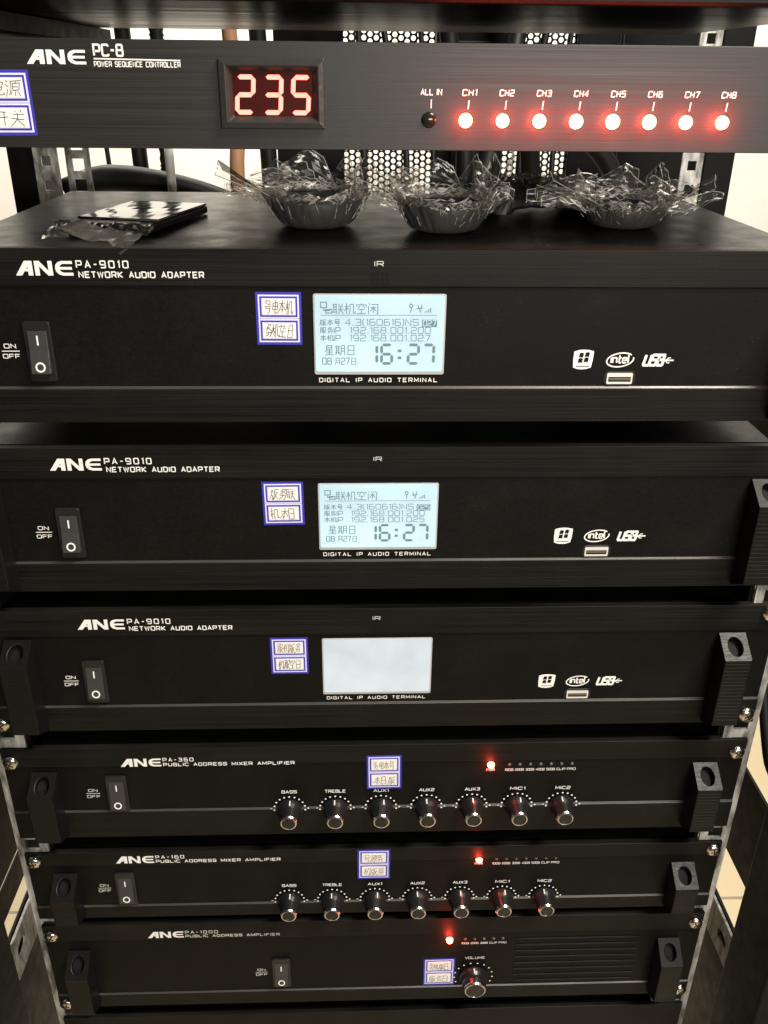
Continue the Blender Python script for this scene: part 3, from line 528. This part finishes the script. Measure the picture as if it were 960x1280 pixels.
def adapter(z, label, ver, last, blank=False, hdrop=10):
    u = empty('audio_adapter', (0, 0, z), label, 'audio adapter', 'network audio adapters in the rack')
    fp = front(u, panel_profile(44, -44, 26.2, -25.9)); chassis(u, 215, 7, 232, -43, 43.2); box('panel_backing', -215, 215, 4.6, 7, -40, 38, 'chassis', u)
    logo(fp, -176.3, 31.2, 27.4, 6.9); text(fp, 'PA-9010', -147.0, 35.0, 3.1, 24.5, .2, gap=3); text(fp, 'NETWORK AUDIO ADAPTER', -146.4, 30.4, 2.6, 59.6, .22, gap=2.1)
    text(fp, 'IR', -2, 36.2, 2.2, 4.2, .17, align='c', material='print_dim')
    bm = bmesh.new()
    for i in range(4):
        for j in range(3): lathe(bm, -5 + i * 2.4, 27.9 + j * 2.3, [(.95, -.05), (.95, -.12), (0, -.12)], 8)
    link('sensor_holes', bm, 'hole_black', fp)
    lcd_screen(u, ver, last, blank); text(fp, 'DIGITAL IP AUDIO TERMINAL', -1.9, -22.4, 2.0, 60.5, .19, gap=2.6, y=PY - .1, align='c')
    switch(u, -171.0, -6.3, -185.8)
    # badges printed beside the port
    bm = bmesh.new(); poly(bm, [(98.0, -6.4), (100.5, -5.6), (103, -5.4), (105.8, -5.6), (108.2, -6.2), (108.0, -11), (107.4, -14.8), (105, -15.6), (102.8, -15.8), (100.4, -15.6), (98.2, -14.8), (97.9, -11)], PY - .08); link('window_badge', bm, 'print', fp)
    bm = bmesh.new()
    for ax, az in ((100.6, -9.6), (103.6, -9.3), (100.3, -12.4), (103.3, -12.1)): poly(bm, [(ax, az), (ax + .4, az + 2.3), (ax + 1.4, az + 2.7), (ax + 2.6, az + 2.3), (ax + 2.2, az), (ax + 1.1, az + .3)], PY - .14)
    stroke(bm, [(99.6, -14.2), (106.6, -14.2)], .4, PY - .14); link('badge_emblem', bm, 'hole_black', fp)
    bm = bmesh.new(); stroke(bm, [(122.2 + 6.9 * math.cos(math.radians(a)), -10.8 + 3.6 * math.sin(math.radians(a)) + .7 * math.cos(math.radians(a))) for a in range(35, 372, 12)], .7, PY - .08)
    text_into(bm, 'intel', 122.0, -12.3, 4.0, 8.8, .2, PY - .1, 'c', gap=1.0); link('oval_badge', bm, 'print', fp)
    bm = bmesh.new(); text_into(bm, 'USB', 134.4, -13.6, 5.4, 9.8, .26, PY - .08, 'l', gap=.9, slant=.22); stroke(bm, [(144.6, -11.0), (150.0, -11.0)], .8, PY - .08); stroke(bm, [(146, -11), (147.2, -9.7), (148.4, -9.7)], .5, PY - .1); stroke(bm, [(145.6, -11), (146.8, -12.3), (148, -12.3)], .5, PY - .1); link('usb_badge', bm, 'print', fp)
    p = prism('usb_port', rrect(114.6, 131.2, -24.2, -16.6, 2.6), PY - .5, PY, 'switch_bezel', u, .2)
    bm = bmesh.new(); o_ = rrect(116.2, 129.6, -23.4, -17.4, .5, 1); i_ = rrect(117.0, 128.8, -22.2, -19.6, .3, 1)
    for k in range(len(o_)): q = (k + 1) % len(o_); bm.faces.new([bm.verts.new((a, PY - .95, c)) for a, c in (o_[k], o_[q], i_[q], i_[k])])
    link('shell', bm, 'usb_metal', p); box('tongue', 117.1, 128.7, PY - .8, PY - .6, -21.4, -20.2, 'usb_tongue', p)
    box('opening', 116.8, 129.0, PY - .58, PY - .52, -22.8, -18.4, 'hole_black', p)
    for s in (-1, 1):
        handle(u, s, 24.5, -43, hdrop)
        for zz in (38, -37.5): screw(u, s * 232.4, zz, rot=random.Random(int(z + zz) * s).uniform(0, 90))
    return u
adapter(-13.05, 'network audio adapter with lit display, directly under the slim controller, plastic wrap on its top', '027', '027')
adapter(-115.35, 'network audio adapter with lit display, second of the three, between two others', '025', '025')
adapter(-216.6, 'network audio adapter whose pale display is blank, just above the mixer amplifiers', '', '', True)
sticker((-62.8, PY - .05, -15.9), '号电本机', '务机空日', random.Random(5), 'blue-bordered handwritten label left of the topmost lit display')
sticker((-64.7, PY - .05, -118.0), '版务联', '机本日', random.Random(8), 'blue-bordered handwritten label left of the second lit display')
sticker((-65.3, PY - .05, -219.4), '服机版务', '机服空日', random.Random(11), 'blue-bordered handwritten label left of the blank display', mats=('pen', 'pen_brown'))

# ------------------------------------------------------------------ mixer amplifiers
def mixer(z0, z1, g1, g2, label, logo_xz, model, sub_w, sw, on_x, ledx, ledz, d0, d1, kx, kz, hz, scr):
    zc = (z0 + z1) / 2; u = empty('mixer_amplifier', (0, 0, zc), label, 'amplifier', 'mixer amplifiers with a row of knobs')
    fp = front(u, panel_profile(z1 - zc, z0 - zc, g1 - zc, g2 - zc)); chassis(u, 215, 7, 260, z0 - zc + 1, z1 - zc - .8); box('panel_backing', -215, 215, 4.6, 7, z0 - zc + 3, z1 - zc - 6, 'chassis', u)
    lx, lz = logo_xz; lz -= zc; logo(fp, lx, lz, 25.8, 6.5); text(fp, model, lx + 27.2, lz + 4.0, 2.6, 19, .2, gap=3); text(fp, 'PUBLIC ADDRESS MIXER AMPLIFIER', lx + 27.2, lz + .2, 2.3, sub_w, .22, gap=2.1)
    switch(u, sw[0], sw[1] - zc, on_x, True)
    lz = ledz - zc; led(u, ledx, lz, 2.3, 2.6, y=PY, power=.016); text(fp, 'PWR', ledx, lz - 5.3, 1.7, 5.2, .2, y=PY - .1, align='c', material='print_dim')
    for i, s in enumerate(('10DB', '20DB', '30DB', '40DB', '50DB', 'CLIP', 'PRO')):
        x = d0 + (d1 - d0) * i / 6; led(u, x, lz, 1.1, .7, 'led_small', PY); text(fp, s, x, lz - 5.4, 1.7, 5.4, .22, y=PY - .1, align='c', material='print_dim')
    for i, (x, s) in enumerate(zip(kx, ('BASS', 'TREBLE', 'AUX1', 'AUX2', 'AUX3', 'MIC1', 'MIC2'))):
        text(fp, s, x, kz - zc + 12.6, 2.2, 1.9 * len(s) + 2, .2, y=PY - .1, align='c'); dots(fp, x, kz - zc, 10.2, 11, 186, -6, -.12)
        knob(u, x, kz - zc, rot=86 + 9 * math.sin(i * 2.3))
    for s in (-1, 1):
        handle(u, s, hz - zc, z0 - zc + 2, 10, 15, 205, 221)
        for zz in scr: screw(u, s * 232.4, zz - zc, rot=random.Random(int(zz) * s).uniform(0, 90))
    return u
mixer(-350.8, -275, -289.5, -328.6, 'upper mixer amplifier with seven knobs and a red power light, below the blank display', (-164.3, -290), 'PA-360', 83, (-169.0, -313.0), -184.9, 72.8, -293.6, 84.9, 125.7, [-58.4 + i * 30.05 for i in range(7)], -328, -293.5, (-285.1,))
mixer(-428.5, -365.5, -377.5, -417.6, 'lower mixer amplifier with seven knobs, above the single-knob amplifier', (-177.9, -375.4), 'PA-160', 84, (-173.9, -399.9), -189.0, 70.0, -378.5, 82.2, 123.4, [-61.7 + i * 29.9 for i in range(7)], -414.6, -384, (-372.4,))
sticker((-7.5, -.05, -311.8), '务电本号', '本日版', random.Random(14), 'blue-bordered handwritten label on the upper mixer amplifier above its third knob', h=28, mats=('pen', 'pen_brown'))
sticker((-14.0, -.05, -394.5), '号源务', '机版务', random.Random(17), 'blue-bordered handwritten label on the lower mixer amplifier above its third knob', h=27.8, mats=('pen_brown', 'pen_brown'))

# ------------------------------------------------------------------ power amplifier
z0, z1 = -525, -436; zc = -480.5
u = empty('power_amplifier', (0, 0, zc), 'power amplifier with one large volume knob and louvred vent, lowest of the amplifiers', 'amplifier')
fp = front(u, panel_profile(z1 - zc, z0 - zc, -452.5 - zc, -512 - zc)); chassis(u, 215, 7, 300, z0 - zc + 1, z1 - zc - .8); box('panel_backing', -215, 215, 4.6, 7, z0 - zc + 3, z1 - zc - 6, 'chassis', u)
logo(fp, -164.5, -450.4 - zc, 25.6, 6.4); text(fp, 'PA-1000', -137.5, -446.4 - zc, 2.6, 23, .18, gap=3, material='print_dim'); text(fp, 'PUBLIC ADDRESS AMPLIFIER', -137.5, -450.2 - zc, 2.2, 67, .22, gap=2.1, material='print_dim')
switch(u, -70.7, -491.3 - zc, -85.5, True)
led(u, 53.0, -460.0 - zc, 2.5, 2.8, y=PY, power=.03)
for i, s in enumerate(('10DB', '20DB', '30DB', 'CLIP', 'PRO')):
    x = 64.7 + 6.9 * i; led(u, x, -459.6 - zc, 1.1, .7, 'led_small', PY); text(fp, s, x, -465.2 - zc, 1.7, 5.4, .22, y=PY - .1, align='c', material='print_dim')
text(fp, 'VOLUME', 72.8, -481.6 - zc, 2.2, 14.5, .19, y=PY - .1, align='c', material='print_dim'); dots(fp, 72.4, -499.5 - zc, 14.3, 12, 205, -25, -.12, False)
knob(u, 72.4, -499.5 - zc, 10.6, 8.2, 12)
lv = None
for i in range(8):
    z = -460.5 - zc - i * 6.6; box('louver', 102, 194, PY - .7, PY, z - .8, z + .6, 'brushed', u, .25)
for s in (-1, 1):
    handle(u, s, -462 - zc, z0 - zc + 3, 12, 15, 207, 223)
    for zz in (-446, -520.3): screw(u, s * 232.4, zz - zc, rot=35 * s + zz)
sticker((35.0, PY - .05, -510.1), '务机版日', '版务日', random.Random(21), 'blue-bordered handwritten label on the lowest amplifier beside its large knob', w=23.6, h=29.4)

# ------------------------------------------------------------------ units above and below
u = empty('rack_unit', (0, 0, 134), 'unit above the slim controller, only its grey metal underside and lower front edge showing', 'rack unit')
chassis(u, 225, 6, 285, 0, 60, 'chassis_bare'); extrude_profile('front_panel', [(-1.5, 44), (-1.5, 1.2), (0, 0), (4, 0), (4, 44)], -241, 241, 'brushed', u, .3)
u = empty('blank_panel', (0, 0, -582), 'plain black blanking panel below the lowest amplifier', 'panel')
front(u, [(0, 44), (0, -44), (3, -44), (3, 44)]); box('stiffener', -215, 215, 3.2, 30, 30, 42, 'chassis', u)

# ------------------------------------------------------------------ things lying on the top adapter
def crumple(p, amp, f, seed):
    v = Vector((p[0] * f + seed, p[1] * f - seed * .7, p[2] * f + 3.1))
    a = mnoise.noise(v); c = mnoise.noise(v * 2.3 + Vector((7, 1, 4))); e = mnoise.noise(v * 4.9 + Vector((2, 9, 5)))
    return amp * ((1 - 2.4 * abs(a)) + .8 * (1 - 2.4 * abs(c)) + .5 * (1 - 2.4 * abs(e)))
def wrapped(loc, Rt, Rb, h, seed, label, left=1.2, right=1.2, tall=14):
    t = empty('wrapped_part', loc, label, 'wrapped part', 'small parts in plastic wrap on the top adapter'); rnd = random.Random(seed)
    bm = bmesh.new(); lathe(bm, 0, 0, [(0, 0), (Rb, 0), (Rb + 1.2, 1.2), (Rb + (Rt - Rb) * .42, h * .16), (Rb + (Rt - Rb) * .72, h * .42), (Rb + (Rt - Rb) * .9, h * .68), (Rt - 1, h * .92), (Rt - 1.6, h), (Rt * .6, h + 1), (0, h + 1.2)], 40)
    bmesh.ops.rotate(bm, verts=bm.verts, cent=(0, 0, 0), matrix=Matrix.Rotation(math.radians(90), 3, 'X'))
    for v in bm.verts: v.co.z = abs(v.co.z)
    link('body', bm, 'puck', t, smooth=True)
    # skin drawn tight round the body, fine creases running down it
    bm = bmesh.new(); n = 180; rows = []
    for k in range(19):
        q = k / 18; z = .5 + (h + 2.5) * q; r = Rb + 1.4 + (Rt - Rb + .8) * min(q * 1.12, 1.06) ** .6; ring = []
        for i in range(n):
            a = 2 * math.pi * i / n; ca, sa = math.cos(a), math.sin(a)
            w = mnoise.noise(Vector((ca * 5 + seed, sa * 5, z * .05))); w2 = mnoise.noise(Vector((ca * 14, sa * 14 + seed, z * .10 + w)))
            d = (.9 * (1 - 2.2 * abs(w)) + .7 * (1 - 2.2 * abs(w2))) * (.5 + .8 * q)
            ring.append(bm.verts.new(((r + d) * ca, (r + d) * sa, max(z + d * .3 * q, .3))))
        rows.append(ring)
    for A, C in zip(rows, rows[1:]):
        for i in range(n): j = (i + 1) % n; bm.faces.new((A[i], A[j], C[j], C[i]))
    link('plastic_wrap', bm, 'film', t, smooth=True)
    # loose flaps of clear film standing up behind and beside the body, with glints painted white along edges and creases
    flap = bmesh.new(); glints = bmesh.new()
    def ribbon(pts, w):
        prev = None
        for i, p in enumerate(pts):
            ww = w * (.35 + .65 * abs(math.sin(i * 1.7 + w * 9))); v = (glints.verts.new(p + Vector((.2, -.3, ww / 2))), glints.verts.new(p + Vector((-.2, -.3, -ww / 2))))
            if prev: glints.faces.new((prev[0], prev[1], v[1], v[0]))
            prev = v
    specs = [(2.35, 15, 1.1), (1.7, 17, 1.0), (1.1, 16, 1.05), (.6, 13, 1.1), (-2.7, 8, left * .9), (-.45, 8, right * .9)]
    for k, (a, wd, reach) in enumerate(specs):
        a += rnd.uniform(-.2, .2); ca, sa = math.cos(a), math.sin(a); ht = tall * rnd.uniform(.8, 1.55); lean = Rt * (reach - 1) * 1.5 + rnd.uniform(-2, 5); sk = rnd.uniform(-7, 7); m = 12; g = []
        for iu in range(m + 1):
            row = []
            for iv in range(m + 1):
                p, q = iu / m * 2 - 1, iv / m; w_ = wd * (1 - .45 * q + .25 * q * math.sin(k * 2.1)); rr = Rt * .96 + lean * q
                x, y, zz = rr * ca - sa * p * w_ + sk * q, rr * sa + ca * p * w_, h + 1 + ht * q * (1 - .35 * abs(p + .4 * math.sin(k)))
                d = crumple((x, y, zz), 1.3, .045, seed + k) + .35 * crumple((x, y, zz), 1.0, .15, seed - k); row.append(Vector((x + d * ca, y + d * sa * .8, zz + d * .35)))
            g.append(row)
        vv = [[flap.verts.new(p) for p in row] for row in g]
        for iu in range(m):
            for iv in range(m): flap.faces.new((vv[iu][iv], vv[iu + 1][iv], vv[iu + 1][iv + 1])); flap.faces.new((vv[iu][iv], vv[iu + 1][iv + 1], vv[iu][iv + 1]))
        ribbon([g[iu][m] for iu in range(m + 1)], .45); ribbon([g[0][iv] for iv in range(m + 1)], .4); ribbon([g[m][iv] for iv in range(m + 1)], .4)
        c0 = rnd.randint(2, m - 2); ribbon([g[min(m, max(0, c0 + (iv * (1 if k % 2 else -1)) // 3))][iv] for iv in range(m + 1)], .5)
        ribbon([g[iu][min(m, 2 + iu // 3)] for iu in range(m + 1)], .4)
    for k in range(7):                                                 # wings spreading sideways from the body
        sd = 1 if k % 2 else -1; reach = (right if sd > 0 else left); ext = Rt * (reach - .55) * rnd.uniform(.8, 1.25); yb = rnd.uniform(-Rt * .6, Rt * .5); top = tall * rnd.uniform(.45, .95); m = 12; g = []
        for iu in range(m + 1):
            row = []
            for iv in range(m + 1):
                p, q = iu / m, iv / m; x = sd * (Rt * .62 + ext * p); z_ = h - 5 * (1 - p) * (1 - q) + q * top * (1 - .45 * p) + 2.5 * math.sin(p * 5 + k) ; y = yb + 5 * p * math.sin(k * 1.9)
                d = crumple((x, y + z_ * .3, z_), 1.5, .055, seed + 3 * k) + .35 * crumple((x, y, z_), 1.0, .16, seed - k); row.append(Vector((x + d * .3, y + d, max(.6, z_ + d * .5))))
            g.append(row)
        vv = [[flap.verts.new(p) for p in row] for row in g]
        for iu in range(m):
            for iv in range(m): flap.faces.new((vv[iu][iv], vv[iu + 1][iv], vv[iu + 1][iv + 1])); flap.faces.new((vv[iu][iv], vv[iu + 1][iv + 1], vv[iu][iv + 1]))
        ribbon([g[iu][m] for iu in range(m + 1)], .45); ribbon([g[m][iv] for iv in range(m + 1)], .5); ribbon([g[iu][3 + (iu * k) % 3] for iu in range(m + 1)], .55); ribbon([g[min(m, 3 + iv // 2)][iv] for iv in range(m + 1)], .4)
    link('film_flaps', flap, 'film_clear', t)
    # crushed rim: many tiny white flakes painted as glints round the top edge
    for k in range(420):
        a = rnd.uniform(0, 2 * math.pi); rr = Rt + rnd.gauss(.8, 1.6); c = Vector((rr * math.cos(a), rr * math.sin(a), h + 2 + rnd.gauss(0, 1.5) + (1.5 if math.sin(a) > 0 else 0)))
        t1 = Vector((-math.sin(a), math.cos(a), rnd.uniform(-.7, .7))) * rnd.uniform(.7, 2.8); t2 = Vector((rnd.uniform(-.4, .4), rnd.uniform(-.4, .4), 1)) * rnd.uniform(.25, .9)
        glints.faces.new([glints.verts.new(p) for p in (c - t1, c + t2 * .6, c + t1, c - t2)])
    for k in range(20):                                                # white ribbons painted as glints down the front
        a = rnd.uniform(math.pi, 2 * math.pi); q0 = rnd.uniform(.15, .8); q1 = min(1, q0 + rnd.uniform(.15, .5)); da = rnd.uniform(-.12, .12); pts = []
        for i in range(6):
            q = q0 + (q1 - q0) * i / 5; aa = a + da * i / 5; r = Rb + 2.4 + (Rt - Rb + 1.4) * q ** .6; pts.append(Vector((r * math.cos(aa), r * math.sin(aa), .8 + (h + 1.5) * q)))
        pr = None
        for i, p in enumerate(pts):
            ww = .11 * (1 + math.sin(i * 2 + k)) + .05; v = (glints.verts.new(p + Vector((ww, 0, 0))), glints.verts.new(p - Vector((ww, 0, 0))))
            if pr: glints.faces.new((pr[0], pr[1], v[1], v[0]))
            pr = v
    link('wrap_glints', glints, 'film_glint', t)
    return t
wrapped((-35, 80, 30.2), 26, 15, 15, 2.3, 'dark rounded part in crumpled clear plastic, leftmost of the wrapped lumps', 1.7, 1.35, 16)
wrapped((35, 66, 30.2), 24, 14, 14.5, 5.1, 'dark rounded part in crumpled clear plastic, the middle lump below the unlit light', 1.35, 1.4, 18)
wrapped((138, 84, 30.2), 24, 14, 12, 8.7, 'dark rounded part in crumpled clear plastic, rightmost of the wrapped lumps', 1.9, 1.85, 14)
# a flat black bag between the two right-hand lumps
t = empty('plastic_bag', (98, 140, 30.2), 'flat dark crumpled plastic bag between the middle and right wrapped lumps', 'bag')
for nm, mt, dz, amp in (('contents', 'case_black', 0, 1.6), ('plastic_wrap', 'film_clear', 1.6, 2.6)):
    bm = bmesh.new(); m = 30; gv = []
    for ix in range(m + 1):
        row = []
        for iy in range(m + 1):
            a, c = ix / m * 2 - 1, iy / m * 2 - 1; e = max(0, 1 - (abs(a) ** 3.5 + abs(c) ** 3.5) * .9)
            d = crumple((a * 35, c * 24, 0), amp, .09, 3.7 + dz); row.append(bm.verts.new((a * (36 + dz * 3) + d * .5, c * (25 + dz * 2), max(.2, 14 * e ** .5 + dz + d * (.4 + e)))))
        gv.append(row)
    for ix in range(m):
        for iy in range(m): bm.faces.new((gv[ix][iy], gv[ix + 1][iy], gv[ix + 1][iy + 1])); bm.faces.new((gv[ix][iy], gv[ix + 1][iy + 1], gv[ix][iy + 1]))
    link(nm, bm, mt, t, smooth=(nm == 'contents'))
# flat shrink-wrapped case
t = empty('disc_case', (-134, 90, 30.2), 'flat black shrink-wrapped case lying left of the plastic lumps', 'case'); t.rotation_euler.z = math.radians(-13)
box('case_body', -24, 24, -40, 40, .3, 4.6, 'case_black', t, 1.2); box('case_lid', -23.5, 23.5, -29, 39.5, 4.7, 6.0, 'case_glare', t, .5); box('edge_highlight', -22, 16, -39.5, -35, 4.7, 5.5, 'tie', t, .3)  # pale front strip paints the edge as it catches light
bm = bmesh.new(); m = 24; gv = []
for ix in range(m + 1):
    row = []
    for iy in range(7):
        a, c = ix / m * 2 - 1, iy / 6; d = crumple((a * 33, c * 20, 0), .9, .09, 1.3)
        row.append(bm.verts.new((a * 27 + d * .4, -41 - c * 11 - abs(d), max(.3, 4 - c * 4 + d * 1.3))))
    gv.append(row)
for ix in range(m):
    for iy in range(6): bm.faces.new((gv[ix][iy], gv[ix + 1][iy], gv[ix + 1][iy + 1])); bm.faces.new((gv[ix][iy], gv[ix + 1][iy + 1], gv[ix][iy + 1]))
link('shrink_film', bm, 'film_scrap', t)
t = empty('film_scrap', (-140, 4, 31.2), 'torn scraps of clear film hanging over the top adapter front edge below the flat case', 'film scrap')
bm = bmesh.new()
for pts in ([(-24, 30, 3), (-9, 20, 9), (4, 18, 4), (-4, 6, 1)], [(-4, 6, 1), (6, 16, 6), (18, 12, 3), (8, 2, 2)], [(6, 6, 2), (24, 8, 5), (20, -4, .5), (15, -5.5, -3.5)], [(-30, 26, 1), (-24, 30, 7), (-20, 18, 1), (-28, 14, .6)]):
    v = [bm.verts.new(p) for p in pts]; bm.faces.new((v[0], v[1], v[2])); bm.faces.new((v[0], v[2], v[3]))
bmesh.ops.subdivide_edges(bm, edges=bm.edges, cuts=4, use_grid_fill=True)
for v in bm.verts: v.co += Vector((0, 0, 1)) * max(-.3, crumple(v.co, .55, .14, 2.2))
link('film', bm, 'film_scrap', t)

# ------------------------------------------------------------------ cables behind the units
def cable(name, pts, r, material, label, corr=0.0, cp=6.0): return tag(tube(name, pts, r, material, None, 12, corr, cp), label, 'cable', 'cables behind the units')
cable('corrugated_hose', [(-210, 560, 320), (-208, 562, 120), (-209, 560, 20), (-212, 556, -300)], 6.5, 'cable_black', 'black ribbed hose hanging behind the units, left of the orange cable', 1.1, 5)
cable('power_cable', [(-252, 600, 320), (-250, 600, 140), (-246, 600, 40), (-240, 600, -300)], 8.5, 'cable_black', 'thick straight black cable hanging behind the flat case')
cable('power_cable', [(-292, 600, 320), (-286, 600, 140), (-279, 600, 0), (-272, 600, -300)], 2.6, 'cable_black', 'thin black cable hanging beside the left rear rail')
cable('cable_bundle', [(-275, 430, 8), (-240, 425, 19), (-190, 420, 15), (-140, 430, 0), (-90, 460, -30)], 12, 'cable_black', 'fat black cable bundle sagging behind the flat case')
cable('copper_cable', [(-142, 590, 320), (-140, 590, 150), (-131, 585, 60), (-139, 580, 0), (-130, 580, -300)], 8, 'cable_orange', 'orange-brown cable hanging at the back above the left wrapped lump')
cable('power_cable', [(-118, 600, 320), (-112, 600, 140), (-106, 595, 30), (-98, 590, -300)], 9, 'cable_black', 'black cable just right of the orange cable at the back')
cable('power_cable', [(66, 520, 320), (78, 520, 140), (96, 500, 40), (92, 480, -300)], 9, 'cable_black', 'black cable crossing the perforated door behind the third light')
cable('power_cable', [(150, 560, 330), (148, 540, 170), (128, 500, 70), (96, 470, -30)], 10, 'cable_black', 'slanting black cable crossing the perforated door behind the fourth light')
cable('power_cable', [(172, 470, -60), (150, 440, 60), (185, 430, 66), (245, 440, -20), (260, 450, -300)], 9, 'cable_black', 'black cable looping over behind the right wrapped lump')
cable('power_cable', [(300, 300, -180), (302, 150, -268), (304, 112, -320), (306, 85, -366), (330, 60, -470), (335, 50, -900)], 4, 'cable_black', 'black cable hanging outside the right side frame over the beige floor')
t = tag(tube('cable_tie', [(-176, 404, 10), (-176, 404, 47)], 4, 'tie'), 'pale cable tie round the fat black bundle', 'cable tie')

t = empty('power_strip', (110, 595, -400), 'black vertical power strip in front of the perforated rear door', 'power strip')
box('strip_body', -38, 36, -12, 12, 0, 720, 'frame_black', t, 2)
for i in range(9): box('socket', -20, 20, -14.5, -12.1, 20 + i * 78, 70 + i * 78, 'cable_black', t, 1)
rnd = random.Random(4); spots = ('left of the power strip, nearest the strip', 'just right of the door stile', 'thin, across the mesh left of the strip', 'right of the power strip', 'rightmost over the mesh', 'over the grey door stile')
for i, (x, where) in enumerate(zip((54, -8, 20, 170, 196, 250), spots)):
    a = rnd.uniform(-22, 22); cable('signal_cable', [(x + a, 540, 330), (x + a * .4, 535, 170), (x - a * .5, 520, 80), (x - a, 500, 10), (x - a * .4, 480, -200)], rnd.uniform(2.4, 4.2), 'cable_black', 'slender black cable ' + where)
